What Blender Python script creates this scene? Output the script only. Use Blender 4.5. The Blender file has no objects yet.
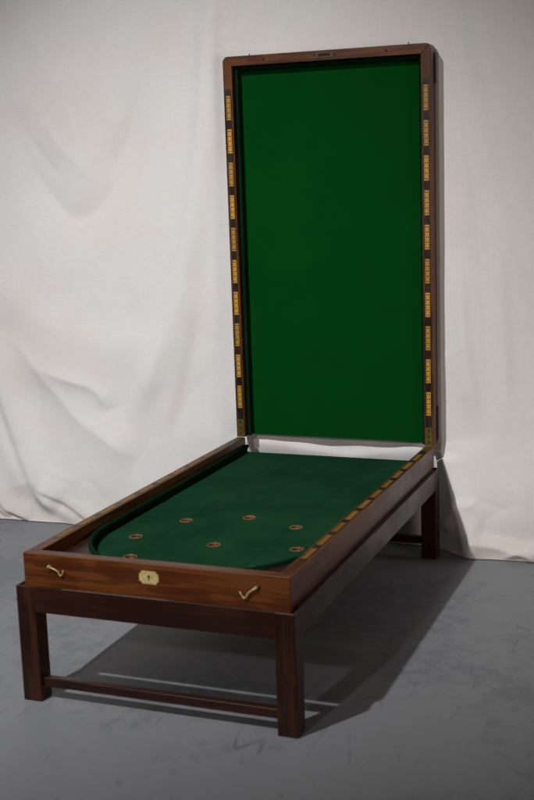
import bpy, bmesh, math, random
import numpy as np
from mathutils import Matrix, Vector, noise

random.seed(4)
sc = bpy.context.scene
col = sc.collection
R = math.radians

# ------------------------------------------------------------------ sizes (metres)
W, L = 0.75, 1.471            # games box
ZT0, ZT1 = 0.4086, 0.3991     # box top at the front / at the back
ZB0, ZB1 = 0.3170, 0.3250     # box underside at the front / at the back
LH, LT = 1.371, 0.067        # raised lid: height, depth
RW = 0.034                    # width of the rails
BD = 0.054                    # depth of the playing bed below the rails
SX0, SX1 = -0.018, 0.766      # stand
SY0, SY1 = -0.017, 1.484
ZS = 0.3226


def zt(y): return ZT0 + (ZT1 - ZT0) * y / L
def zb(y): return ZB0 + (ZB1 - ZB0) * y / L


# ------------------------------------------------------------------ materials
def new_mat(name):
    m = bpy.data.materials.new(name)
    m.use_nodes = True
    nt = m.node_tree
    return m, nt, nt.nodes["Principled BSDF"]


def N(nt, kind, **kw):
    n = nt.nodes.new(kind)
    for k, v in kw.items():
        if k in n.inputs:
            n.inputs[k].default_value = v
        else:
            setattr(n, k, v)
    return n


def ramp(nt, stops):
    r = nt.nodes.new("ShaderNodeValToRGB")
    e = r.color_ramp.elements
    while len(e) < len(stops):
        e.new(0.5)
    for el, (p, c) in zip(e, stops):
        el.position = p
        el.color = (*c, 1) if len(c) == 3 else c
    return r


def wood(name, axis, dark, mid, light, rough=0.40, seed=0.0, coat=0.08):
    m, nt, b = new_mat(name)
    lk = nt.links.new
    tc = N(nt, "ShaderNodeTexCoord")
    mp = N(nt, "ShaderNodeMapping")
    s = [1.0, 1.0, 1.0]
    s["xyz".index(axis)] = 0.055
    mp.inputs["Scale"].default_value = s
    mp.inputs["Location"].default_value = (seed, seed * 0.7, seed * 1.3)
    lk(tc.outputs["Object"], mp.inputs["Vector"])
    n1 = N(nt, "ShaderNodeTexNoise", Scale=42.0, Detail=6.0, Roughness=0.62, Distortion=0.6)
    n2 = N(nt, "ShaderNodeTexNoise", Scale=260.0, Detail=3.0, Roughness=0.6)
    n3 = N(nt, "ShaderNodeTexNoise", Scale=7.0, Detail=3.0, Roughness=0.5)
    for n in (n1, n2):
        lk(mp.outputs[0], n.inputs["Vector"])
    lk(tc.outputs["Object"], n3.inputs["Vector"])
    a = N(nt, "ShaderNodeMath", operation="MULTIPLY_ADD")
    a.inputs[1].default_value = 0.3
    lk(n2.outputs[0], a.inputs[0]); lk(n1.outputs[0], a.inputs[2])
    a2 = N(nt, "ShaderNodeMath", operation="MULTIPLY_ADD")
    a2.inputs[1].default_value = 0.45
    lk(n3.outputs[0], a2.inputs[0]); lk(a.outputs[0], a2.inputs[2])
    r = ramp(nt, [(0.58, dark), (0.86, mid), (1.12 / 1.2, light)])
    lk(a2.outputs[0], r.inputs[0])
    be = N(nt, "ShaderNodeBevel"); be.samples = 4; be.inputs["Radius"].default_value = 0.0035
    ge = N(nt, "ShaderNodeNewGeometry")
    dt = N(nt, "ShaderNodeVectorMath", operation="DOT_PRODUCT")
    lk(be.outputs[0], dt.inputs[0]); lk(ge.outputs["Normal"], dt.inputs[1])
    ed = N(nt, "ShaderNodeMapRange"); ed.inputs["From Min"].default_value = 0.99; ed.inputs["From Max"].default_value = 0.86
    lk(dt.outputs["Value"], ed.inputs["Value"])
    nw_ = N(nt, "ShaderNodeTexNoise", Scale=30.0, Detail=5.0, Roughness=0.7); lk(tc.outputs["Object"], nw_.inputs["Vector"])
    nm_ = N(nt, "ShaderNodeMapRange"); nm_.inputs["From Min"].default_value = 0.42; nm_.inputs["From Max"].default_value = 0.62
    nm_.inputs["To Min"].default_value = 0.08; nm_.inputs["To Max"].default_value = 0.7; lk(nw_.outputs[0], nm_.inputs["Value"])
    em = N(nt, "ShaderNodeMath", operation="MULTIPLY"); lk(ed.outputs[0], em.inputs[0]); lk(nm_.outputs[0], em.inputs[1])
    wr = N(nt, "ShaderNodeMixRGB"); wr.inputs["Color2"].default_value = (*[min(1.0, 2.0 * q + 0.012) for q in light], 1)
    lk(em.outputs[0], wr.inputs["Fac"]); lk(r.outputs[0], wr.inputs["Color1"]); lk(wr.outputs[0], b.inputs["Base Color"])
    rr = N(nt, "ShaderNodeMapRange")
    rr.inputs["From Min"].default_value = 0.3; rr.inputs["From Max"].default_value = 0.75
    rr.inputs["To Min"].default_value = rough - 0.06; rr.inputs["To Max"].default_value = rough + 0.14
    lk(n3.outputs[0], rr.inputs["Value"]); lk(rr.outputs[0], b.inputs["Roughness"])
    bp = N(nt, "ShaderNodeBump", Strength=0.12, Distance=0.0006)
    lk(a.outputs[0], bp.inputs["Height"]); lk(bp.outputs[0], b.inputs["Normal"])
    b.inputs["Coat Weight"].default_value = coat
    b.inputs["Coat Roughness"].default_value = 0.25
    b.inputs["Specular IOR Level"].default_value = 0.28
    return m


MAHO = ((0.040, 0.0090, 0.0019), (0.076, 0.0195, 0.0036), (0.125, 0.037, 0.0066))
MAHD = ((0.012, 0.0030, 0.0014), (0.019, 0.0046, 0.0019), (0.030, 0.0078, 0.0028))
WX = wood("mahogany_across", "x", *MAHO)
WY = wood("mahogany_along", "y", *MAHO, seed=3.1)
WZ = wood("mahogany_upright", "z", *MAHO, seed=5.7)
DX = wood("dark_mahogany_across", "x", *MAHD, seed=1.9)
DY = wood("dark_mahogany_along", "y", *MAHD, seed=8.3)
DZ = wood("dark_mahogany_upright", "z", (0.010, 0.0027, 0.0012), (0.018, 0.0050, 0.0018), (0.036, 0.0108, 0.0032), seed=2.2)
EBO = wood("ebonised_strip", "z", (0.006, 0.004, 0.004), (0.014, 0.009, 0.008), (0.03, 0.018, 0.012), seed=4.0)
CUPW = wood("turned_cup_wood", "z", (0.07, 0.028, 0.010), (0.14, 0.060, 0.020), (0.22, 0.105, 0.036), rough=0.5, coat=0.0)


def felt(name, c0, c1, sheen=0.15, joints=()):
    m, nt, b = new_mat(name)
    lk = nt.links.new
    tc = N(nt, "ShaderNodeTexCoord")
    n1 = N(nt, "ShaderNodeTexNoise", Scale=5.0, Detail=5.0, Roughness=0.6)
    n2 = N(nt, "ShaderNodeTexNoise", Scale=900.0, Detail=2.0)
    lk(tc.outputs["Object"], n1.inputs["Vector"]); lk(tc.outputs["Object"], n2.inputs["Vector"])
    a = N(nt, "ShaderNodeMath", operation="MULTIPLY_ADD"); a.inputs[1].default_value = 0.3
    lk(n2.outputs[0], a.inputs[0]); lk(n1.outputs[0], a.inputs[2])
    r = ramp(nt, [(0.50, c0), (0.78, c1)])
    lk(a.outputs[0], r.inputs[0])
    outc = r.outputs[0]
    if joints:
        sx = N(nt, "ShaderNodeSeparateXYZ"); lk(tc.outputs["Object"], sx.inputs[0])
        for xj in joints:
            d1 = N(nt, "ShaderNodeMath", operation="SUBTRACT"); d1.inputs[1].default_value = xj; lk(sx.outputs["X"], d1.inputs[0])
            d2 = N(nt, "ShaderNodeMath", operation="ABSOLUTE"); lk(d1.outputs[0], d2.inputs[0])
            d3 = N(nt, "ShaderNodeMapRange"); d3.inputs["From Min"].default_value = 0.0006; d3.inputs["From Max"].default_value = 0.0022
            d3.inputs["To Min"].default_value = 0.5; d3.inputs["To Max"].default_value = 0.0; lk(d2.outputs[0], d3.inputs["Value"])
            mj = N(nt, "ShaderNodeMixRGB"); mj.inputs["Color2"].default_value = (*[q * 0.4 for q in c0], 1)
            lk(d3.outputs[0], mj.inputs["Fac"]); lk(outc, mj.inputs["Color1"]); outc = mj.outputs[0]
        nv = N(nt, "ShaderNodeTexNoise", Scale=26.0, Detail=6.0, Roughness=0.7); lk(tc.outputs["Object"], nv.inputs["Vector"])
        nm_ = N(nt, "ShaderNodeMapRange"); nm_.inputs["From Min"].default_value = 0.52; nm_.inputs["From Max"].default_value = 0.75
        nm_.inputs["To Max"].default_value = 0.35; lk(nv.outputs[0], nm_.inputs["Value"])
        mj = N(nt, "ShaderNodeMixRGB"); mj.inputs["Color2"].default_value = (0.020, 0.058, 0.026, 1)
        lk(nm_.outputs[0], mj.inputs["Fac"]); lk(outc, mj.inputs["Color1"]); outc = mj.outputs[0]
    lk(outc, b.inputs["Base Color"])
    b.inputs["Roughness"].default_value = 0.95
    b.inputs["Specular IOR Level"].default_value = 0.04
    b.inputs["Sheen Weight"].default_value = sheen
    b.inputs["Sheen Roughness"].default_value = 0.6
    b.inputs["Sheen Tint"].default_value = (0.25, 0.6, 0.4, 1)
    bp = N(nt, "ShaderNodeBump", Strength=0.25, Distance=0.0006)
    lk(n2.outputs[0], bp.inputs["Height"]); lk(bp.outputs[0], b.inputs["Normal"])
    return m


FELT = felt("worn_green_baize", (0.0042, 0.034, 0.0140), (0.0090, 0.051, 0.0215), 0.0, (-0.165, 0.17))
FELTL = felt("bright_green_baize", (0.0008, 0.049, 0.0056), (0.0010, 0.054, 0.0064), 0.0)
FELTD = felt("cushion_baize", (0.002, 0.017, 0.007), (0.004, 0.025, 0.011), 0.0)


def metal(name, c, rough, mt=1.0):
    m, nt, b = new_mat(name)
    lk = nt.links.new
    tc = N(nt, "ShaderNodeTexCoord")
    n = N(nt, "ShaderNodeTexNoise", Scale=120.0, Detail=4.0)
    lk(tc.outputs["Object"], n.inputs["Vector"])
    r = ramp(nt, [(0.3, tuple(x * 0.6 for x in c)), (0.65, c)])
    lk(n.outputs[0], r.inputs[0])
    oi = N(nt, "ShaderNodeObjectInfo")          # every piece a slightly different tone
    vr = N(nt, "ShaderNodeMapRange"); vr.inputs["To Min"].default_value = 0.72; vr.inputs["To Max"].default_value = 1.1
    lk(oi.outputs["Random"], vr.inputs["Value"])
    vs_ = N(nt, "ShaderNodeVectorMath", operation="SCALE")
    lk(r.outputs[0], vs_.inputs[0]); lk(vr.outputs[0], vs_.inputs["Scale"]); lk(vs_.outputs[0], b.inputs["Base Color"])
    b.inputs["Metallic"].default_value = mt
    b.inputs["Roughness"].default_value = rough
    return m


BRASS = metal("aged_brass", (0.72, 0.56, 0.24), 0.45, 0.35)
BRASSD = metal("dull_brass", (0.15, 0.11, 0.018), 0.5, 0.4)
BRASSK = metal("tarnished_brass", (0.10, 0.065, 0.018), 0.5, 0.4)
IRON = metal("dark_iron", (0.02, 0.016, 0.014), 0.5, 0.6)
HOLE = metal("dark_hole", (0.012, 0.006, 0.004), 0.8, 0.0)
BONE = metal("yellow_boxwood", (0.60, 0.320, 0.036), 0.5, 0.0)
BONEW = metal("worn_boxwood", (0.33, 0.150, 0.018), 0.55, 0.0)
DOT = metal("red_brown_peg_hole", (0.035, 0.010, 0.004), 0.6, 0.0)


# ------------------------------------------------------------------ mesh helpers
def finish(name, bm, mats, parent=None, bevel=0.0, segs=2, smooth=False, loc=None):
    bmesh.ops.recalc_face_normals(bm, faces=bm.faces[:])
    me = bpy.data.meshes.new(name)
    bm.to_mesh(me); bm.free()
    for m in (mats if isinstance(mats, (list, tuple)) else [mats]):
        me.materials.append(m)
    o = bpy.data.objects.new(name, me)
    col.objects.link(o)
    if parent: o.parent = parent
    if loc: o.location = loc
    if smooth:
        me.polygons.foreach_set("use_smooth", [True] * len(me.polygons))
    if bevel:
        b = o.modifiers.new("bevel", "BEVEL")
        b.width = bevel; b.segments = segs; b.limit_method = "ANGLE"; b.angle_limit = R(35)
        me.polygons.foreach_set("use_smooth", [True] * len(me.polygons))
        w = o.modifiers.new("wn", "WEIGHTED_NORMAL"); w.keep_sharp = True
    return o


def prism(bm, base, top, mat=0):
    """solid between two matching 3-D polygons"""
    a = [bm.verts.new(p) for p in base]
    b = [bm.verts.new(p) for p in top]
    fs = [bm.faces.new(a), bm.faces.new(b)]
    n = len(a)
    for i in range(n):
        fs.append(bm.faces.new((a[i], a[(i + 1) % n], b[(i + 1) % n], b[i])))
    for f in fs: f.material_index = mat
    return fs


def box(bm, x0, x1, y0, y1, z0, z1, mat=0):
    return prism(bm, [(x0, y0, z0), (x1, y0, z0), (x1, y1, z0), (x0, y1, z0)],
                 [(x0, y0, z1), (x1, y0, z1), (x1, y1, z1), (x0, y1, z1)], mat)


def tube(bm, pts, radii, seg=12, mat=0):
    pts = [Vector(p) for p in pts]
    rings = []
    up = Vector((0, 1, 0.01))
    for i, p in enumerate(pts):
        d = (pts[min(i + 1, len(pts) - 1)] - pts[max(i - 1, 0)]).normalized()
        s = d.cross(up).normalized(); t = s.cross(d)
        r = radii[i] if isinstance(radii, (list, tuple)) else radii
        rings.append([bm.verts.new(p + (s * math.cos(2 * math.pi * k / seg) + t * math.sin(2 * math.pi * k / seg)) * r) for k in range(seg)])
    for a, b in zip(rings, rings[1:]):
        for k in range(seg):
            bm.faces.new((a[k], a[(k + 1) % seg], b[(k + 1) % seg], b[k])).material_index = mat
    bm.faces.new(rings[0]).material_index = mat; bm.faces.new(rings[-1]).material_index = mat


def thing(name, label, cat, loc):
    o = bpy.data.objects.new(name, None)
    o.empty_display_size = 0.1
    col.objects.link(o); o.location = loc
    o["label"] = label; o["category"] = cat
    return o


def plate_with_holes(outline, holes, thick):
    """flat plate (top at z=0) with real holes, from a filled 2-D curve"""
    cu = bpy.data.curves.new("tmp", "CURVE"); cu.dimensions = "2D"; cu.fill_mode = "BOTH"
    cu.extrude = thick / 2
    def spl(pts):
        s = cu.splines.new("POLY"); s.points.add(len(pts) - 1); s.use_cyclic_u = True
        for p, q in zip(s.points, pts): p.co = (q[0], q[1], 0, 1)
    spl(outline)
    for h in holes: spl(h)
    o = bpy.data.objects.new("tmp", cu); col.objects.link(o)
    bpy.context.view_layer.update()
    dg = bpy.context.evaluated_depsgraph_get()
    me = bpy.data.meshes.new_from_object(o.evaluated_get(dg))
    bpy.data.objects.remove(o); bpy.data.curves.remove(cu)
    bm = bmesh.new(); bm.from_mesh(me); bpy.data.meshes.remove(me)
    bmesh.ops.remove_doubles(bm, verts=bm.verts[:], dist=1e-5)
    bmesh.ops.translate(bm, verts=bm.verts[:], vec=(0, 0, -thick / 2))
    return bm


# ------------------------------------------------------------------ floor
m, nt, b = new_mat("painted_concrete")
lk = nt.links.new
tc = N(nt, "ShaderNodeTexCoord")
n1 = N(nt, "ShaderNodeTexNoise", Scale=1.6, Detail=7.0, Roughness=0.62)
n2 = N(nt, "ShaderNodeTexNoise", Scale=22.0, Detail=6.0, Roughness=0.68)
n3 = N(nt, "ShaderNodeTexNoise", Scale=210.0, Detail=4.0, Roughness=0.7)
for n in (n1, n2, n3): lk(tc.outputs["Object"], n.inputs["Vector"])
a = N(nt, "ShaderNodeMath", operation="MULTIPLY_ADD"); a.inputs[1].default_value = 0.6
lk(n2.outputs[0], a.inputs[0]); lk(n1.outputs[0], a.inputs[2])
a2 = N(nt, "ShaderNodeMath", operation="MULTIPLY_ADD"); a2.inputs[1].default_value = 0.42
lk(n3.outputs[0], a2.inputs[0]); lk(a.outputs[0], a2.inputs[2])
cr = ramp(nt, [(0.55, (0.128, 0.136, 0.152)), (0.80, (0.150, 0.159, 0.176)), (0.92, (0.164, 0.173, 0.190)), (1.0, (0.21, 0.218, 0.234))])
lk(a2.outputs[0], cr.inputs[0])
last = cr.outputs[0]
# scuffs and hairline scratches running several ways
for ang, sc_, thr, dist in ((18, 6.0, 0.030, 0.2), (63, 4.5, 0.030, 0.3), (-38, 5.0, 0.032, 0.2), (-52, 10.0, 0.06, 0.1), (-64, 8.0, 0.05, 0.1)):
    mp = N(nt, "ShaderNodeMapping"); mp.inputs["Rotation"].default_value = (0, 0, R(ang))
    mp.inputs["Scale"].default_value = (1.0, 0.18, 1.0); mp.inputs["Location"].default_value = (ang * 0.37, 1.7, 0)
    lk(tc.outputs["Object"], mp.inputs["Vector"])
    ns = N(nt, "ShaderNodeTexNoise", Scale=sc_, Detail=1.5, Roughness=0.4, Distortion=dist)
    lk(mp.outputs[0], ns.inputs["Vector"])
    s1 = N(nt, "ShaderNodeMath", operation="SUBTRACT"); s1.inputs[1].default_value = 0.5; lk(ns.outputs[0], s1.inputs[0])
    s2 = N(nt, "ShaderNodeMath", operation="ABSOLUTE"); lk(s1.outputs[0], s2.inputs[0])
    mr = N(nt, "ShaderNodeMapRange"); mr.inputs["From Min"].default_value = 0.0; mr.inputs["From Max"].default_value = thr * 0.22
    mr.inputs["To Min"].default_value = 1.0; mr.inputs["To Max"].default_value = 0.0
    lk(s2.outputs[0], mr.inputs["Value"])
    nm = N(nt, "ShaderNodeTexNoise", Scale=6.5, Detail=4.0); lk(tc.outputs["Object"], nm.inputs["Vector"]); nm.noise_dimensions = "4D"; nm.inputs["W"].default_value = ang
    mm = N(nt, "ShaderNodeMapRange"); mm.inputs["From Min"].default_value = 0.56; mm.inputs["From Max"].default_value = 0.70
    lk(nm.outputs[0], mm.inputs["Value"])
    mu = N(nt, "ShaderNodeMath", operation="MULTIPLY"); lk(mr.outputs[0], mu.inputs[0]); lk(mm.outputs[0], mu.inputs[1])
    mu2 = N(nt, "ShaderNodeMath", operation="MULTIPLY"); mu2.inputs[1].default_value = 0.62; lk(mu.outputs[0], mu2.inputs[0])
    mx = N(nt, "ShaderNodeMixRGB"); mx.inputs["Color2"].default_value = (0.07, 0.07, 0.075, 1)
    lk(mu2.outputs[0], mx.inputs["Fac"]); lk(last, mx.inputs["Color1"])
    last = mx.outputs[0]
# dark specks
vo = N(nt, "ShaderNodeTexVoronoi", Scale=11.0); lk(tc.outputs["Object"], vo.inputs["Vector"])
mr = N(nt, "ShaderNodeMapRange"); mr.inputs["From Min"].default_value = 0.03; mr.inputs["From Max"].default_value = 0.09
mr.inputs["To Min"].default_value = 0.55; mr.inputs["To Max"].default_value = 0.0
lk(vo.outputs["Distance"], mr.inputs["Value"])
mm = N(nt, "ShaderNodeMapRange"); mm.inputs["From Min"].default_value = 0.50; mm.inputs["From Max"].default_value = 0.60
lk(n2.outputs[0], mm.inputs["Value"])
mu = N(nt, "ShaderNodeMath", operation="MULTIPLY"); lk(mr.outputs[0], mu.inputs[0]); lk(mm.outputs[0], mu.inputs[1])
mx = N(nt, "ShaderNodeMixRGB"); mx.inputs["Color2"].default_value = (0.05, 0.05, 0.052, 1)
lk(mu.outputs[0], mx.inputs["Fac"]); lk(last, mx.inputs["Color1"])
lk(mx.outputs[0], b.inputs["Base Color"])
rr = N(nt, "ShaderNodeMapRange"); rr.inputs["To Min"].default_value = 0.42; rr.inputs["To Max"].default_value = 0.62
lk(n2.outputs[0], rr.inputs["Value"]); lk(rr.outputs[0], b.inputs["Roughness"])
b.inputs["Specular IOR Level"].default_value = 0.35
bp = N(nt, "ShaderNodeBump", Strength=0.12, Distance=0.0015)
lk(a2.outputs[0], bp.inputs["Height"]); lk(bp.outputs[0], b.inputs["Normal"])
FLOORM = m
bm = bmesh.new()
bmesh.ops.create_grid(bm, x_segments=8, y_segments=8, size=5.0)
fl = finish("floor", bm, FLOORM)
fl["kind"] = "structure"
fl["label"] = "smooth grey painted concrete floor with scuffs and scratches"

# ------------------------------------------------------------------ backdrop cloth
m, nt, b = new_mat("cotton_muslin")
lk = nt.links.new
tc = N(nt, "ShaderNodeTexCoord")
sp = N(nt, "ShaderNodeSeparateXYZ"); lk(tc.outputs["Object"], sp.inputs[0])
n1 = N(nt, "ShaderNodeTexNoise", Scale=2.3, Detail=5.0, Roughness=0.6)
mpw = N(nt, "ShaderNodeMapping"); mpw.inputs["Scale"].default_value = (1, 1, 14)
mph = N(nt, "ShaderNodeMapping"); mph.inputs["Scale"].default_value = (14, 1, 1)
lk(tc.outputs["Object"], mpw.inputs[0]); lk(tc.outputs["Object"], mph.inputs[0])
nw = N(nt, "ShaderNodeTexNoise", Scale=34.0, Detail=4.0, Roughness=0.7)
nh = N(nt, "ShaderNodeTexNoise", Scale=34.0, Detail=4.0, Roughness=0.7)
lk(tc.outputs["Object"], n1.inputs["Vector"]); lk(mpw.outputs[0], nw.inputs["Vector"]); lk(mph.outputs[0], nh.inputs["Vector"])
wv = N(nt, "ShaderNodeMath", operation="ADD"); lk(nw.outputs[0], wv.inputs[0]); lk(nh.outputs[0], wv.inputs[1])
cr = ramp(nt, [(0.32, (0.78, 0.745, 0.735)), (0.5, (0.79, 0.775, 0.765)), (0.68, (0.79, 0.785, 0.778))])
lk(n1.outputs[0], cr.inputs[0])
# grubby hem near the floor
nd = N(nt, "ShaderNodeTexNoise", Scale=7.0, Detail=6.0, Roughness=0.65); lk(tc.outputs["Object"], nd.inputs["Vector"])
mz = N(nt, "ShaderNodeMapRange"); mz.inputs["From Min"].default_value = 0.0; mz.inputs["From Max"].default_value = 0.22
mz.inputs["To Min"].default_value = 0.75; mz.inputs["To Max"].default_value = 0.0
lk(sp.outputs["Z"], mz.inputs["Value"])
md = N(nt, "ShaderNodeMath", operation="MULTIPLY"); lk(mz.outputs[0], md.inputs[0]); lk(nd.outputs[0], md.inputs[1])
mx = N(nt, "ShaderNodeMixRGB"); mx.inputs["Color2"].default_value = (0.50, 0.42, 0.36, 1)
lk(md.outputs[0], mx.inputs["Fac"]); lk(cr.outputs[0], mx.inputs["Color1"])
mw = N(nt, "ShaderNodeMapRange"); mw.inputs["From Min"].default_value = 0.7; mw.inputs["From Max"].default_value = 1.3
mw.inputs["To Min"].default_value = 0.92; mw.inputs["To Max"].default_value = 1.05
lk(wv.outputs[0], mw.inputs["Value"])
mv = N(nt, "ShaderNodeVectorMath", operation="SCALE"); lk(mx.outputs[0], mv.inputs[0]); lk(mw.outputs[0], mv.inputs["Scale"])
lk(mv.outputs[0], b.inputs["Base Color"])
b.inputs["Roughness"].default_value = 0.95
b.inputs["Specular IOR Level"].default_value = 0.1
nb = N(nt, "ShaderNodeTexNoise", Scale=16.0, Detail=5.0, Roughness=0.6); lk(tc.outputs["Object"], nb.inputs["Vector"])
ab = N(nt, "ShaderNodeMath", operation="MULTIPLY_ADD"); ab.inputs[1].default_value = 0.12
lk(wv.outputs[0], ab.inputs[0]); lk(nb.outputs[0], ab.inputs[2])
bp = N(nt, "ShaderNodeBump", Strength=0.2, Distance=0.004)
lk(ab.outputs[0], bp.inputs["Height"]); lk(bp.outputs[0], b.inputs["Normal"])
CLOTH = m

X0, X1, ZTOP = -2.1, 2.2, 2.75
NX, NZ = 520, 380
xs = np.linspace(X0, X1, NX)
zs = np.concatenate([np.linspace(0, 0.75, 190, endpoint=False), np.linspace(0.75, ZTOP, NZ - 190)])
GX, GZ = np.meshgrid(xs, zs)


def sd(poly, gx, gz):
    """distance to a polyline (signed: + on its left hand when walking along it) and fade along it"""
    best = np.full(gx.shape, 1e9); sign = np.zeros(gx.shape); par = np.zeros(gx.shape)
    n = len(poly) - 1
    for i in range(n):
        ax, az = poly[i]; bx, bz = poly[i + 1]
        dx, dz = bx - ax, bz - az
        t = np.clip(((gx - ax) * dx + (gz - az) * dz) / (dx * dx + dz * dz), 0, 1)
        ex, ez = gx - (ax + t * dx), gz - (az + t * dz)
        d = np.hypot(ex, ez)
        s = np.sign(dx * (gz - az) - dz * (gx - ax))
        k = d < best
        best = np.where(k, d, best); sign = np.where(k, s, sign); par = np.where(k, (i + t) / n, par)
    return best * np.where(sign == 0, 1, sign), par


def spline(pts, n=10):
    p = [pts[0]] + list(pts) + [pts[-1]]
    out = []
    for i in range(1, len(p) - 2):
        a, b_, c, d = [np.array(q, float) for q in p[i - 1:i + 3]]
        for k in range(n):
            t = k / n
            out.append(tuple(0.5 * ((2 * b_) + (-a + c) * t + (2 * a - 5 * b_ + 4 * c - d) * t * t + (-a + 3 * b_ - 3 * c + d) * t ** 3)))
    out.append(tuple(pts[-1]))
    return out


def fold(pts, amp, wl, wr, fade=0.25):
    """raised fold along a line: falls away over wl to its left and wr to its right"""
    d, p = sd(spline(pts), GX, GZ)
    prof = np.where(d > 0, np.exp(-(d / wl) ** 2), np.exp(-(d / wr) ** 2))
    f = np.clip(p / fade, 0, 1) * np.clip((1 - p) / fade, 0, 1)
    f = f * f * (3 - 2 * f)
    return amp * prof * f


def crease(pts, amp, wl, wr, fade=0.2, e=0.006):
    """like fold() but with a pointed profile: a crisp line between two soft slopes"""
    d, p = sd(spline(pts), GX, GZ)
    w_ = np.where(d > 0, wl, wr)
    prof = np.exp(-(np.sqrt(d * d + e * e) - e) / w_)
    f = np.clip(p / fade, 0, 1) * np.clip((1 - p) / fade, 0, 1)
    f = f * f * (3 - 2 * f)
    return amp * prof * f


sm = lambda t: np.clip(t, 0, 1) ** 2 * (3 - 2 * np.clip(t, 0, 1))
Y = np.full(GX.shape, 1.549)
low = sm((0.55 - GZ) / 0.55)
left = sm((-0.05 - GX) / 0.45)
right = sm((GX - 0.74) / 0.16)
Y -= low * (0.062 * left + 0.058 * right)
behind = sm((GX + 0.12) / 0.15) * sm((0.80 - GX) / 0.12)
Y += behind * sm((0.50 - GZ) / 0.3) * 0.045
Y += 0.02 * sm((GZ - 1.5) / 1.2)
U = np.zeros(GX.shape)
# hanging swag at the upper left
U -= crease([(-1.02, 1.80), (-0.90, 1.50), (-0.80, 1.33), (-0.70, 1.225), (-0.61, 1.235), (-0.52, 1.32), (-0.44, 1.48), (-0.38, 1.66), (-0.33, 1.95)], 0.022, 0.16, 0.10, 0.3)
U -= crease([(-0.95, 1.66), (-0.84, 1.50), (-0.76, 1.40), (-0.72, 1.37)], 0.006, 0.03, 0.03, 0.4)
U -= crease([(-0.54, 1.36), (-0.48, 1.45), (-0.42, 1.58), (-0.34, 1.80)], 0.009, 0.03, 0.04, 0.4)
# long soft folds left of the lid
U += fold([(-0.02, 2.3), (-0.08, 1.80), (-0.12, 1.50), (-0.185, 1.15), (-0.27, 0.86), (-0.38, 0.60), (-0.50, 0.40)], 0.028, 0.07, 0.05, 0.18)
U += fold([(-0.18, 1.0), (-0.23, 0.75), (-0.30, 0.52), (-0.36, 0.36)], 0.012, 0.035, 0.05, 0.3)
U += fold([(-0.05, 1.9), (-0.06, 1.4), (-0.10, 0.95), (-0.16, 0.55)], 0.008, 0.06, 0.06, 0.3)
U += fold([(-1.3, 1.3), (-1.05, 0.95), (-0.75, 0.74), (-0.45, 0.72), (-0.32, 0.85)], 0.012, 0.10, 0.12, 0.3)
# bunched corner at the lower left
U += crease([(-1.02, 0.78), (-0.885, 0.615), (-0.79, 0.515), (-0.71, 0.43), (-0.55, 0.33), (-0.44, 0.27)], 0.026, 0.14, 0.09, 0.2)
U += crease([(-0.93, 0.64), (-0.76, 0.585), (-0.66, 0.56), (-0.60, 0.52), (-0.575, 0.46)], 0.016, 0.07, 0.035, 0.25)
U += fold([(-1.13, 0.78), (-1.07, 0.54), (-1.01, 0.38), (-0.94, 0.22), (-0.87, 0.11), (-0.80, 0.05)], 0.024, 0.085, 0.034, 0.15)
U += fold([(-1.16, 0.60), (-1.08, 0.36), (-1.00, 0.20), (-0.93, 0.09)], 0.012, 0.03, 0.05, 0.25)
U += fold([(-0.90, 0.150), (-0.82, 0.118), (-0.74, 0.078), (-0.66, 0.032), (-0.60, 0.0)], 0.016, 0.05, 0.014, 0.16)
U += fold([(-0.90, 0.135), (-0.84, 0.080), (-0.76, 0.040), (-0.70, 0.02)], 0.013, 0.022, 0.03, 0.2)
U += fold([(-1.25, 0.20), (-1.10, 0.105), (-1.03, 0.045), (-0.92, 0.01)], 0.022, 0.045, 0.012, 0.2)
U += fold([(-1.20, 0.09), (-1.10, 0.055), (-1.02, 0.012)], 0.014, 0.025, 0.010, 0.2)
# right of the lid
U += fold([(0.72, 2.5), (0.77, 1.95), (0.81, 1.60), (0.855, 1.30), (0.885, 1.00), (0.90, 0.74), (0.915, 0.5)], 0.005, 0.012, 0.06, 0.2)
U += fold([(0.84, 2.3), (0.90, 1.8), (0.98, 1.45), (1.05, 1.08), (1.12, 0.75)], 0.020, 0.07, 0.05, 0.25)
U += fold([(0.82, 1.1), (0.83, 0.85), (0.86, 0.62), (0.90, 0.42)], 0.016, 0.03, 0.05, 0.3)
U += fold([(0.96, 1.25), (0.97, 0.95), (0.985, 0.65), (0.99, 0.36)], 0.012, 0.03, 0.045, 0.3)
U += crease([(1.02, 0.62), (1.03, 0.45), (1.06, 0.28), (1.05, 0.10)], 0.010, 0.03, 0.05, 0.3)
U += fold([(1.30, 1.9), (1.22, 1.2), (1.20, 0.6), (1.24, 0.1)], 0.015, 0.10, 0.10, 0.25)
U += crease([(0.755, 0.40), (0.785, 0.30), (0.825, 0.205), (0.85, 0.13), (0.872, 0.06), (0.885, -0.02)], 0.030, 0.07, 0.045, 0.15)
U += crease([(0.825, 0.215), (0.845, 0.185), (0.875, 0.19), (0.89, 0.22)], 0.006, 0.014, 0.012, 0.3)
U += crease([(0.765, 0.07), (0.775, 0.13), (0.80, 0.17), (0.835, 0.20)], 0.018, 0.016, 0.04, 0.25)
U += crease([(0.86, 0.060), (0.95, 0.050), (1.04, 0.034), (1.2, 0.040), (1.6, 0.06)], 0.015, 0.030, 0.020, 0.08)
U -= crease([(0.89, 0.105), (1.0, 0.085), (1.1, 0.075), (1.3, 0.085), (1.6, 0.10)], 0.010, 0.05, 0.02, 0.1)
U += crease([(0.99, 0.004), (1.035, 0.030), (1.075, 0.022), (1.11, 0.002)], 0.016, 0.010, 0.012, 0.25)
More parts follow.
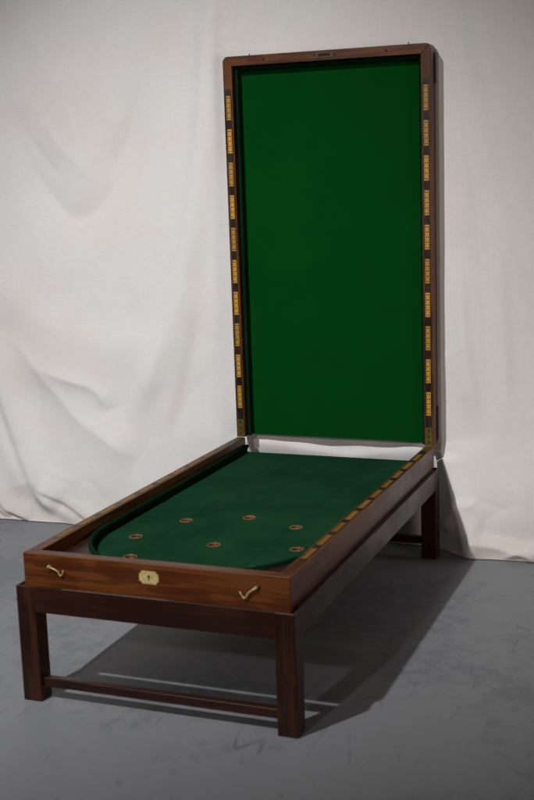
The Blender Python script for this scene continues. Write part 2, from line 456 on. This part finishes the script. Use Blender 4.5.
# many small random wrinkles, most of them low down where the sheet bunches
rg = random.Random(11)
for k in range(46):
    lowk = k < 26
    cx_ = rg.uniform(-1.2, 1.25); cz_ = rg.uniform(0.02, 0.42) if lowk else rg.uniform(0.4, 1.95)
    an = rg.uniform(-1.1, 1.1) + (math.pi / 2 if not lowk else rg.choice((0.2, -0.9, 1.2)))
    ln = rg.uniform(0.05, 0.14) if lowk else rg.uniform(0.12, 0.34)
    bend = rg.uniform(-0.35, 0.35) * ln
    p_ = [(cx_ + math.cos(an) * ln * t - math.sin(an) * bend * (1 - t * t), cz_ + math.sin(an) * ln * t + math.cos(an) * bend * (1 - t * t)) for t in (-1, -0.5, 0, 0.5, 1)]
    w1 = rg.uniform(0.012, 0.03) * (1 if lowk else 1.4)
    U += crease(p_, rg.choice((-1, 1)) * rg.uniform(0.0012, 0.0038), w1, w1 * rg.uniform(0.5, 1.2), 0.4, 0.004)
# far sides
for x, a_ in ((-1.5, 0.03), (-1.85, 0.025), (1.5, 0.03), (1.85, 0.028)):
    U += fold([(x, 3.0), (x + 0.05, 1.6), (x - 0.04, 0.8), (x + 0.02, -0.2)], a_, 0.12, 0.10, 0.05)
# behind the open end of the box: the cloth sags in a wavy ruck
U += fold([(-0.05, 0.36), (0.12, 0.355), (0.27, 0.335), (0.40, 0.325), (0.58, 0.345), (0.72, 0.37)], 0.016, 0.03, 0.05, 0.1)
U += 0.010 * behind * sm((0.48 - GZ) / 0.12) * np.array([noise.noise(Vector((x * 9, 4.4, 0))) for x in xs])[None, :]
nz = np.array([[noise.noise(Vector((x * 2.2, z * 1.6, 3.7))) for x in xs] for z in zs])
nz2 = np.array([[noise.noise(Vector((x * 7 + 2 * z, z * 5 - x, 9.1))) for x in xs] for z in zs])
U += 0.008 * nz + (0.0012 + 0.0030 * sm((0.4 - GZ) / 0.4)) * nz2
Y -= U
Y -= 0.012 * np.exp(-GZ / 0.03) * (1 + 0.8 * nz2)
Y += 0.012 * np.array([noise.noise(Vector((x * 3.1, 0.2, 1.1))) for x in xs])[None, :] * sm((0.15 - GZ) / 0.15)


def keep(Y, mask, lim, k=0.006):
    s_ = np.where((Y - lim) / k > 30, Y, lim + k * np.log1p(np.exp(np.clip((Y - lim) / k, -60, 30))))
    return Y * (1 - mask) + s_ * mask


lidzone = sm((GX + 0.06) / 0.05) * sm((0.85 - GX) / 0.07) * sm((GZ - 0.33) / 0.05)
Y = keep(Y, lidzone, 1.540, 0.004)
boxzone = sm((GX + 0.10) / 0.07) * sm((0.80 - GX) / 0.025)
Y = keep(Y, boxzone * sm((0.5 - GZ) / 0.05), 1.515)
hem = 0.004 + 0.004 * np.array([noise.noise(Vector((x * 6, 5.2, 0))) for x in xs])
Zc = GZ.copy()
Zc[0, :] = np.maximum(hem, 0.0015)
bm = bmesh.new()
vs = [[bm.verts.new((xs[i], Y[j, i], Zc[j, i])) for i in range(NX)] for j in range(NZ)]
for j in range(NZ - 1):
    for i in range(NX - 1):
        bm.faces.new((vs[j][i], vs[j][i + 1], vs[j + 1][i + 1], vs[j + 1][i]))
cloth = finish("backdrop_cloth", bm, CLOTH, smooth=True)
so = cloth.modifiers.new("thick", "SOLIDIFY"); so.thickness = 0.0016; so.offset = -1 if False else 0.0
cloth["label"] = "white cotton backdrop sheet hanging in loose folds down to the floor"
cloth["category"] = "cloth"

# ------------------------------------------------------------------ stand
stand = thing("wooden_stand", "low dark mahogany stand with square legs under the green games box", "stand", (W / 2, L / 2, 0))
off = Vector((-W / 2, -L / 2, 0))


def st(name, bm, mat, bevel):
    bmesh.ops.translate(bm, verts=bm.verts[:], vec=off)
    return finish(name, bm, mat, stand, bevel)


LG, LIP, SEAT = 0.055, 0.008, 0.0058


def leg_mesh(x, y, dx, dy):
    """square leg with a shallow step at the top where the box sits inside a thin lip"""
    bm = bmesh.new()
    P = lambda a_, b_, z: bm.verts.new((x + dx * a_, y + dy * b_, z))
    zl, zh = ZS - SEAT, ZS
    O0, A0, B0, C0 = P(0, 0, 0), P(LG, 0, 0), P(LG, LG, 0), P(0, LG, 0)
    O2, A2, C2 = P(0, 0, zh), P(LG, 0, zh), P(0, LG, zh)
    B1 = P(LG, LG, zl)
    P1, N1, Q1 = P(LG, LIP, zl), P(LIP, LIP, zl), P(LIP, LG, zl)
    P2, N2, Q2 = P(LG, LIP, zh), P(LIP, LIP, zh), P(LIP, LG, zh)
    for f_ in ((O0, A0, B0, C0), (O0, A0, A2, O2), (O0, C0, C2, O2), (A0, B0, B1, P1, P2, A2), (C0, B0, B1, Q1, Q2, C2),
               (O2, A2, P2, N2, Q2, C2), (P1, B1, Q1, N1), (N1, P1, P2, N2), (Q1, N1, N2, Q2)):
        bm.faces.new(f_)
    return bm


for x, dx in ((SX0, 1), (SX1, -1)):
    for y, dy in ((SY0, 1), (SY1, -1)):
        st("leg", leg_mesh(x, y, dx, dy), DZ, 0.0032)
AT, AB = 0.008, 0.252
for y0 in (SY0 + 0.001, SY1 - 0.001 - AT):
    yo, sg = (y0, 1) if y0 < 0 else (y0 + AT, -1)
    prof = [(0, AB), (0, ZS), (0.0030, ZS), (AT, ZS - 0.013), (0.016, ZS - 0.045), (0.016, AB)]   # thin lip, chamfered behind
    bm = bmesh.new()
    prism(bm, [(SX0 + LG - 0.001, yo + sg * d, z) for d, z in prof], [(SX1 - LG + 0.001, yo + sg * d, z) for d, z in prof])
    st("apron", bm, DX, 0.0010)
for x0 in (SX0 + 0.001, SX1 - 0.001 - AT):
    sgn = 1 if x0 < 0 else -1
    xo = SX0 + 0.001 if x0 < 0 else SX1 - 0.001
    prof = [(0, AB), (0, ZS), (0.0145, ZS), (0.0145, ZS - SEAT), (0.030, ZS - SEAT), (0.030, AB)]   # lip outside, ledge under the box
    bm = bmesh.new()
    prism(bm, [(xo + sgn * d, SY0 + LG - 0.001, z) for d, z in prof], [(xo + sgn * d, SY1 - LG + 0.001, z) for d, z in prof])
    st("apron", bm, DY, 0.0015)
for y0, z0 in ((-0.002, 0.038), (1.442, 0.050)):
    bm = bmesh.new(); box(bm, SX0 + LG - 0.001, SX1 - LG + 0.001, y0, y0 + 0.024, z0, z0 + 0.026)
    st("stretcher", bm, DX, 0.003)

# ------------------------------------------------------------------ bagatelle table
tab = thing("bagatelle_table", "open folding games box with green baize bed and tall upright green lid", "games table", (W / 2, L / 2, ZB0))
o2 = Vector((-W / 2, -L / 2, -ZB0))


def pt(name, bm, mat, bevel=0.0, parent=None, segs=2, smooth=False):
    bmesh.ops.translate(bm, verts=bm.verts[:], vec=o2)
    return finish(name, bm, mat, parent or tab, bevel, segs, smooth)


def rail(plan):
    """base rail from a plan outline, following the slope of the box"""
    bm = bmesh.new()
    prism(bm, [(x, y, zb(y)) for x, y in plan], [(x, y, zt(y)) for x, y in plan])
    return bm


front = pt("front_rail", rail([(0, 0), (W, 0), (W - RW, RW), (RW, RW)]), WX, 0.0022)
sides = []
for s in (0, 1):
    p = [(0, 0.0003), (RW, RW + 0.0003), (RW, L), (0, L)]
    if s: p = [(W - x, y) for x, y in p]
    sides.append(pt("side_rail", rail(p), WY, 0.0022))

# bottom board
bm = bmesh.new()
prism(bm, [(RW, RW, zb(RW) + 0.001), (W - RW, RW, zb(RW) + 0.001), (W - RW, L, zb(L) + 0.001), (RW, L, zb(L) + 0.001)],
      [(RW, RW, zb(RW) + 0.007), (W - RW, RW, zb(RW) + 0.007), (W - RW, L, zb(L) + 0.005), (RW, L, zb(L) + 0.005)])
pt("bottom_board", bm, DY)

# bed with nine real holes, in the plane BD below the rails
CX, RI = W / 2, W / 2 - RW
CY = RW + RI
holes = [(0.391, 0.358), (0.140, 0.372), (0.212, 0.562), (0.384, 0.640), (0.555, 0.580), (0.630, 0.380), (0.213, 0.196), (0.577, 0.192), (0.394, 0.112)]
HR = 0.0178
circ = lambda c, r, n=40: [(c[0] + r * math.cos(2 * math.pi * k / n), c[1] + r * math.sin(2 * math.pi * k / n)) for k in range(n)]
outline = [(RW + 0.0006, L)] + [(CX - (RI - 0.0006) * math.cos(math.pi * k / 48), CY - (RI - 0.0006) * math.sin(math.pi * k / 48)) for k in range(49)] + [(W - RW - 0.0006, L)]
bm = plate_with_holes(outline, [circ(h, HR) for h in holes], 0.009)
for v in bm.verts: v.co.z += zt(v.co.y) - BD
bed = pt("playing_bed", bm, FELT)

for hx, hy in holes:
    z0 = zt(hy) - BD
    bm = bmesh.new()
    prof = [(HR + 0.0020, 0.0001), (HR + 0.0014, 0.0010), (HR + 0.0002, 0.0013), (HR - 0.0014, 0.0008), (HR - 0.0026, -0.002), (HR - 0.0034, -0.0155), (0.0, -0.0160)]
    rings = []
    for r_, z_ in prof[:-1]:
        rings.append([bm.verts.new((hx + r_ * math.cos(2 * math.pi * k / 36), hy + r_ * math.sin(2 * math.pi * k / 36), z0 + z_)) for k in range(36)])
    for q_, (a_, b_) in enumerate(zip(rings, rings[1:])):
        for k in range(36): bm.faces.new((a_[k], a_[(k + 1) % 36], b_[(k + 1) % 36], b_[k])).material_index = int(q_ > 3)
    bm.faces.new(rings[-1]).material_index = 1
    pt("cup", bm, [CUPW, WZ], smooth=True)

# cushion: runs down both sides and round the semicircular end
CT, CH = 0.013, 0.026
path = [(RW, L, 1, 0)]
path += [(RW, CY + (L - CY) * k / 6, 1, 0) for k in range(5, 0, -1)]
path += [(CX - RI * math.cos(math.pi * k / 60), CY - RI * math.sin(math.pi * k / 60), math.cos(math.pi * k / 60), math.sin(math.pi * k / 60)) for k in range(61)]
path += [(W - RW, CY + (L - CY) * k / 6, -1, 0) for k in range(1, 7)]
bm = bmesh.new()
rows = []
for x, y, nx, ny in path:
    pr = [(0.0008, 0.0006 - BD), (0.0008, -CH - 0.002), (0.004, -CH), (CT - 0.004, -CH - 0.0005), (CT, -CH - 0.004), (CT, -CH - 0.010), (CT - 0.006, -CH - 0.018), (CT - 0.006, 0.0006 - BD)]
    rows.append([bm.verts.new((x + nx * d, y + ny * d, zt(y) + z)) for d, z in pr])
for a_, b_ in zip(rows, rows[1:]):
    for k in range(8): bm.faces.new((a_[k], a_[(k + 1) % 8], b_[(k + 1) % 8], b_[k]))
bm.faces.new(rows[0]); bm.faces.new(rows[-1])
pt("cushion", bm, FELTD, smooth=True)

# corner blocks outside the curve
for s in (0, 1):
    arc = [(CX - RI * math.cos(math.pi * k / 60), CY - RI * math.sin(math.pi * k / 60)) for k in range(0, 31)]
    poly = [(RW + 0.0002, RW + 0.0002)] + [(x, y) for x, y in arc[::-1] if True]
    poly = [(max(x, RW + 0.0002), max(y, RW + 0.0002)) for x, y in poly]
    if s: poly = [(W - x, y) for x, y in poly]
    bm = bmesh.new()
    prism(bm, [(x, y, zb(y) + 0.008) for x, y in poly], [(x, y, zt(y) - 0.036) for x, y in poly])
    pt("corner_block", bm, DX)

# --- score inlays: pale blocks with two rows of five peg holes
def inlay_mesh(length, width, mat):
    bm = bmesh.new()
    hw, hl = width / 2, length / 2
    n = 5
    pitch = length / n
    # wavy-sided block: waist between each pair of holes
    pts = []
    for k in range(n):
        y0 = -hl + k * pitch
        pts += [(hw, y0 + pitch * 0.10), (hw, y0 + pitch * 0.90), (hw * 0.62, y0 + pitch * 0.96), (hw * 0.62, y0 + pitch * 1.04)]
    pts = pts[:-2]
    full = pts + [(-x, y) for x, y in pts[::-1]]
    prism(bm, [(x, y, -0.002) for x, y in full], [(x, y, 0.0004) for x, y in full], 0)
    for k in range(n):
        for s in (-1, 1):
            c = circ((s * hw * 0.52, -hl + (k + 0.5) * pitch), width * 0.15, 12)
            prism(bm, [(x, y, 0.0002) for x, y in c], [(x, y, 0.0008) for x, y in c], 1)
    bmesh.ops.recalc_face_normals(bm, faces=bm.faces[:])
    me = bpy.data.meshes.new("score_inlay"); bm.to_mesh(me); bm.free()
    me.materials.append(mat); me.materials.append(DOT)
    return me


ILEN_L, IPIT_L, IW = 0.087, 0.1158, 0.0165
ILEN_B, IPIT_B = 0.0925, 0.1232
me_b = inlay_mesh(ILEN_B, IW, BONEW); me_l = inlay_mesh(ILEN_L, IW, BONE)


def put(name, me, parent, mtx):
    o = bpy.data.objects.new(name, me); col.objects.link(o); o.parent = parent
    o.matrix_local = Matrix.Translation(o2) @ mtx
    return o


slope = math.atan2(ZT1 - ZT0, L)
for s, sr in ((0, sides[0]), (1, sides[1])):
    xc = 0.0175 if s == 0 else W - 0.0175
    # dark strip let into the rail behind the pale blocks
    bm = bmesh.new()
    prism(bm, [(xc - 0.0115, y, zt(y) - 0.002) for y in (0.137,)] + [(xc + 0.0115, 0.137, zt(0.137) - 0.002), (xc + 0.0115, L - 0.07, zt(L - 0.07) - 0.002), (xc - 0.0115, L - 0.07, zt(L - 0.07) - 0.002)],
          [(xc - 0.0115, 0.137, zt(0.137) + 0.0003), (xc + 0.0115, 0.137, zt(0.137) + 0.0003), (xc + 0.0115, L - 0.07, zt(L - 0.07) + 0.0003), (xc - 0.0115, L - 0.07, zt(L - 0.07) + 0.0003)])
    pt("inlay_strip", bm, EBO, parent=sr)
    for i in range(10):
        yc = 0.147 + ILEN_B / 2 + i * IPIT_B
        put("score_inlay", me_b, sr, Matrix.Translation((xc, yc, zt(yc) + 0.0003)) @ Matrix.Rotation(slope, 4, "X"))
    bm = bmesh.new()
    y0, y1 = L - 0.068, L - 0.001
    prism(bm, [(xc - 0.012, y0, zt(y0) - 0.002), (xc + 0.012, y0, zt(y0) - 0.002), (xc + 0.012, y1, zt(y1) - 0.002), (xc - 0.012, y1, zt(y1) - 0.002)],
          [(xc - 0.012, y0, zt(y0) + 0.0008), (xc + 0.012, y0, zt(y0) + 0.0008), (xc + 0.012, y1, zt(y1) + 0.0008), (xc - 0.012, y1, zt(y1) + 0.0008)])
    for k in range(3):
        yy = y0 + 0.012 + k * 0.021
        c = circ((xc, yy), 0.0042, 14)
        prism(bm, [(x, y, zt(yy) + 0.0005) for x, y in c], [(x, y, zt(yy) + 0.0012) for x, y in c], 1)
    pt("hinge_leaf", bm, [BRASSD, HOLE], parent=sr)

# --- hooks and key plate on the front
for cx, s, pts in ((0.080, 1, [(0.080, 0.378), (0.095, 0.373), (0.107, 0.3675), (0.111, 0.360), (0.1145, 0.3565), (0.119, 0.359), (0.1215, 0.365), (0.1235, 0.372)]),
                   (0.663, -1, [(0.663, 0.376), (0.651, 0.368), (0.642, 0.361), (0.6375, 0.352), (0.632, 0.3465), (0.627, 0.350), (0.623, 0.357), (0.6195, 0.363)])):
    bm = bmesh.new()
    tube(bm, [(x, -0.006, z) for x, z in pts], [0.0024, 0.0022, 0.0021, 0.0020, 0.0020, 0.0019, 0.0017, 0.0012], 12)
    tube(bm, [(cx, 0.001, pts[0][1]), (cx, -0.004, pts[0][1]), (cx, -0.0095, pts[0][1]), (cx, -0.0105, pts[0][1])], [0.0040, 0.0036, 0.0036, 0.0020], 16)
    c = circ((cx - s * 0.004, pts[0][1]), 0.0062, 20)
    prism(bm, [(x, 0.001, z) for x, z in c], [(x, -0.0012, z) for x, z in c], 1)
    pt("hook", bm, [BRASS, IRON], parent=front, smooth=True)

bm = bmesh.new()
ex, ez, hw, hh, nc = 0.3695, 0.3735, 0.0272, 0.0168, 0.0072
out = []
for sx, sz, rev in ((1, 1, 0), (-1, 1, 1), (-1, -1, 0), (1, -1, 1)):
    # scalloped corner: small inward bite
    cpts = [(hw, hh - nc)] + [(hw - nc * math.sin(a_), hh - nc * math.cos(a_)) for a_ in (R(15), R(45), R(75))] + [(hw - nc, hh)]
    if rev: cpts = cpts[::-1]
    out += [(ex + sx * x, ez + sz * z) for x, z in cpts]
prism(bm, [(x, 0.002, z) for x, z in out], [(x, -0.0014, z) for x, z in out], 0)
kh = circ((ex, ez + 0.003), 0.0034, 16)
prism(bm, [(x, -0.0010, z) for x, z in kh], [(x, -0.0018, z) for x, z in kh], 1)
prism(bm, [(ex - 0.0014, -0.0010, ez + 0.002), (ex + 0.0014, -0.0010, ez + 0.002), (ex + 0.0021, -0.0010, ez - 0.0065), (ex - 0.0021, -0.0010, ez - 0.0065)],
      [(ex - 0.0014, -0.0017, ez + 0.002), (ex + 0.0014, -0.0017, ez + 0.002), (ex + 0.0021, -0.0017, ez - 0.0065), (ex - 0.0021, -0.0017, ez - 0.0065)], 1)
pt("key_plate", bm, [BRASS, HOLE], parent=front)

# --- raised lid
ZL0, ZL1 = ZT1 + 0.0012, ZT1 + LH
YL, YB = L + 0.001, L + LT
CR = 0.019


def lid_prism(poly):
    bm = bmesh.new()
    prism(bm, [(x, YL, z) for x, z in poly], [(x, YB, z) for x, z in poly])
    return bm


def corner(s):   # rounded outer corner, split on the mitre
    pts = []
    for k in range(0, 5):
        a_ = R(90 * k / 8)
        pts.append((CR - CR * math.cos(a_), ZL1 - CR + CR * math.sin(a_)))
    return pts


lr = []
for s in (0, 1):
    p = [(0, ZL0)] + corner(0) + [(RW, ZL1 - RW), (RW, ZL0)]
    if s: p = [(W - x, z) for x, z in p]
    lr.append(pt("lid_side_rail", lid_prism(p), WZ, 0.0018))
half = []
for k in range(4, 9):
    a_ = R(90 * k / 8)
    half.append((CR - CR * math.cos(a_), ZL1 - CR + CR * math.sin(a_)))
p = [(RW, ZL1 - RW)] + half + [(W - x, z) for x, z in half[::-1]] + [(W - RW, ZL1 - RW)]
lt = pt("lid_top_rail", lid_prism([(x, z + 0.0003) for x, z in p]), WX, 0.0018)

YBED = L + 0.052
bm = bmesh.new(); box(bm, RW + 0.0005, W - RW - 0.0005, YBED, YBED + 0.006, ZL0 + 0.002, ZL1 - RW - 0.0005)
pt("lid_bed", bm, FELTL)
bm = bmesh.new(); box(bm, RW + 0.0003, W - RW - 0.0003, YBED + 0.0062, YB - 0.003, ZL0 + 0.002, ZL1 - RW - 0.0003)
pt("back_panel", bm, DZ)


def lid_cushion(x, z, dx, dz, x2, z2, dx2, dz2):
    bm = bmesh.new()
    pr = [(0.0008, 0.051), (0.0008, 0.024), (0.004, 0.0225), (CT - 0.004, 0.023), (CT, 0.027), (CT, 0.032), (CT - 0.006, 0.040), (CT - 0.006, 0.051)]
    a_ = [bm.verts.new((x + dx * d, L + y, z + dz * d)) for d, y in pr]
    b_ = [bm.verts.new((x2 + dx2 * d, L + y, z2 + dz2 * d)) for d, y in pr]
    for k in range(8): bm.faces.new((a_[k], a_[(k + 1) % 8], b_[(k + 1) % 8], b_[k]))
    bm.faces.new(a_); bm.faces.new(b_)
    return bm


zc = ZL1 - RW
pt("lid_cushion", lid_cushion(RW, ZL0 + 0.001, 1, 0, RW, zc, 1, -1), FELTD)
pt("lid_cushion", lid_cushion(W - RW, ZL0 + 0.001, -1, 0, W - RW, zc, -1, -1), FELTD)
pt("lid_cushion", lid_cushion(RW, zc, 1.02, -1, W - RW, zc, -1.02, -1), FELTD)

for s in (0, 1):
    xc = 0.0175 if s == 0 else W - 0.0175
    bm = bmesh.new(); box(bm, xc - 0.0115, xc + 0.0115, YL - 0.0004, YL + 0.002, ZL0 + 0.068, 1.658)
    pt("inlay_strip", bm, EBO, parent=lr[s])
    for i in range(10):
        z = 1.638 - ILEN_L / 2 - i * IPIT_L
        put("score_inlay", me_l, lr[s], Matrix.Translation((xc, YL - 0.0004, z)) @ Matrix.Rotation(R(90), 4, "X"))
    bm = bmesh.new(); box(bm, xc - 0.012, xc + 0.012, YL - 0.001, YL + 0.002, ZL0 + 0.0005, ZL0 + 0.067)
    for k in range(3):
        c = circ((xc, ZL0 + 0.014 + 0.021 * k), 0.0042, 14)
        prism(bm, [(x, YL - 0.0008, z) for x, z in c], [(x, YL - 0.0015, z) for x, z in c], 1)
    pt("hinge_leaf", bm, [BRASSD, HOLE], parent=lr[s])
    xo = (-0.0028, 0.001) if s == 0 else (W - 0.001, W + 0.0028)
    for z0, z1 in ((1.642, 1.742), (0.415, 0.535)):
        bm = bmesh.new(); box(bm, xo[0], xo[1], YB - 0.022, YB - 0.001, z0, z1)
        pt("corner_strap", bm, IRON, 0.001, parent=lr[s])

# keeper plate, staples and peg holes on the lid's top rail
zm = ZL1 - 0.0155
bm = bmesh.new()
def stadium(cx, cz, hl, r, n=10):
    return [(cx + hl + r * math.sin(math.pi * k / n), cz + r * math.cos(math.pi * k / n)) for k in range(n + 1)] + \
           [(cx - hl - r * math.sin(math.pi * k / n), cz - r * math.cos(math.pi * k / n)) for k in range(n + 1)]
q = stadium(0.379, zm, 0.031, 0.0085)
prism(bm, [(x, YL + 0.001, z) for x, z in q], [(x, YL - 0.0010, z) for x, z in q], 0)
prism(bm, [(0.357, YL - 0.0006, zm - 0.0048), (0.401, YL - 0.0006, zm - 0.0048), (0.401, YL - 0.0006, zm + 0.0048), (0.357, YL - 0.0006, zm + 0.0048)],
      [(0.357, YL - 0.0014, zm - 0.0048), (0.401, YL - 0.0014, zm - 0.0048), (0.401, YL - 0.0014, zm + 0.0048), (0.357, YL - 0.0014, zm + 0.0048)], 1)
for sx in (0.344, 0.414):
    c = circ((sx, zm), 0.0035, 12)
    prism(bm, [(x, YL - 0.0006, z) for x, z in c], [(x, YL - 0.0014, z) for x, z in c], 1)
pt("keeper_plate", bm, [BRASSK, HOLE], parent=lt)
for x in (0.099, 0.672):
    bm = bmesh.new()
    tube(bm, [(x, YL + 0.012, ZL1 - 0.002), (x, YL + 0.012, ZL1 + 0.003), (x + 0.001, YL + 0.012, ZL1 + 0.0055), (x + 0.001, YL + 0.012, ZL1 + 0.0065)], [0.0016, 0.0018, 0.0024, 0.0012], 10)
    pt("staple", bm, IRON, parent=lt, smooth=True)
for x in (0.154, 0.598):
    bm = bmesh.new()
    c = circ((x, zm - 0.001), 0.0042, 16)
    prism(bm, [(a_, YL + 0.001, z) for a_, z in c], [(a_, YL - 0.0006, z) for a_, z in c])
    pt("peg_hole", bm, HOLE, parent=lt)

# ------------------------------------------------------------------ camera
cam = bpy.data.cameras.new("camera")
co = bpy.data.objects.new("camera", cam); col.objects.link(co)
CP = Vector((1.7477, -2.6349, 1.3786)); yaw, pitch, roll = 0.3762, -0.1868, -0.0343
f = Vector((-math.sin(yaw) * math.cos(pitch), math.cos(yaw) * math.cos(pitch), math.sin(pitch)))
r0 = Vector((math.cos(yaw), math.sin(yaw), 0)); u0 = r0.cross(f)
r = r0 * math.cos(roll) + u0 * math.sin(roll); u = u0 * math.cos(roll) - r0 * math.sin(roll)
M = Matrix((r, u, -f)).transposed().to_4x4(); M.translation = CP
co.matrix_world = M
cam.sensor_width = 36.0; cam.sensor_fit = "AUTO"
cam.lens = 1222.86 / 800 * 36
cam.clip_end = 100
cam.dof.use_dof = True
cam.dof.focus_distance = 4.3
cam.dof.aperture_fstop = 3.6
sc.camera = co

# ------------------------------------------------------------------ studio light
w = bpy.data.worlds.new("World"); sc.world = w; w.use_nodes = True
bg = w.node_tree.nodes["Background"]
bg.inputs["Color"].default_value = (0.95, 0.97, 1.0, 1); bg.inputs["Strength"].default_value = 0.013


def spot(name, loc, target, power, size, blend, radius, color):
    l = bpy.data.lights.new(name, "SPOT"); l.energy = power; l.spot_size = R(size); l.spot_blend = blend
    l.shadow_soft_size = radius; l.color = color
    o = bpy.data.objects.new(name, l); col.objects.link(o); o.location = loc
    o.rotation_euler = (Vector(target) - Vector(loc)).to_track_quat("-Z", "Y").to_euler()
    return o


spot("key_lamp", (-0.63, -2.40, 4.10), (-0.14, 1.5, -0.10), 815, 53, 1.0, 0.06, (1.0, 0.99, 0.98))
spot("fill_lamp", (0.0, -5.0, 3.05), (0.2, 1.4, 0.6), 230, 40, 1.0, 0.10, (1.0, 0.95, 0.90))
al = bpy.data.lights.new("soft_room_lamp", "AREA"); al.energy = 36; al.shape = "DISK"; al.size = 1.4; al.color = (1.0, 0.80, 0.67)
ao = bpy.data.objects.new("soft_room_lamp", al); col.objects.link(ao); ao.location = (4.6, -2.0, 1.0)
ao.rotation_euler = (Vector((0.6, 1.2, 0.5)) - ao.location).to_track_quat("-Z", "Y").to_euler()

sc.view_settings.view_transform = "Standard"
sc.view_settings.look = "None"
sc.view_settings.exposure = 0
sc.view_settings.gamma = 1
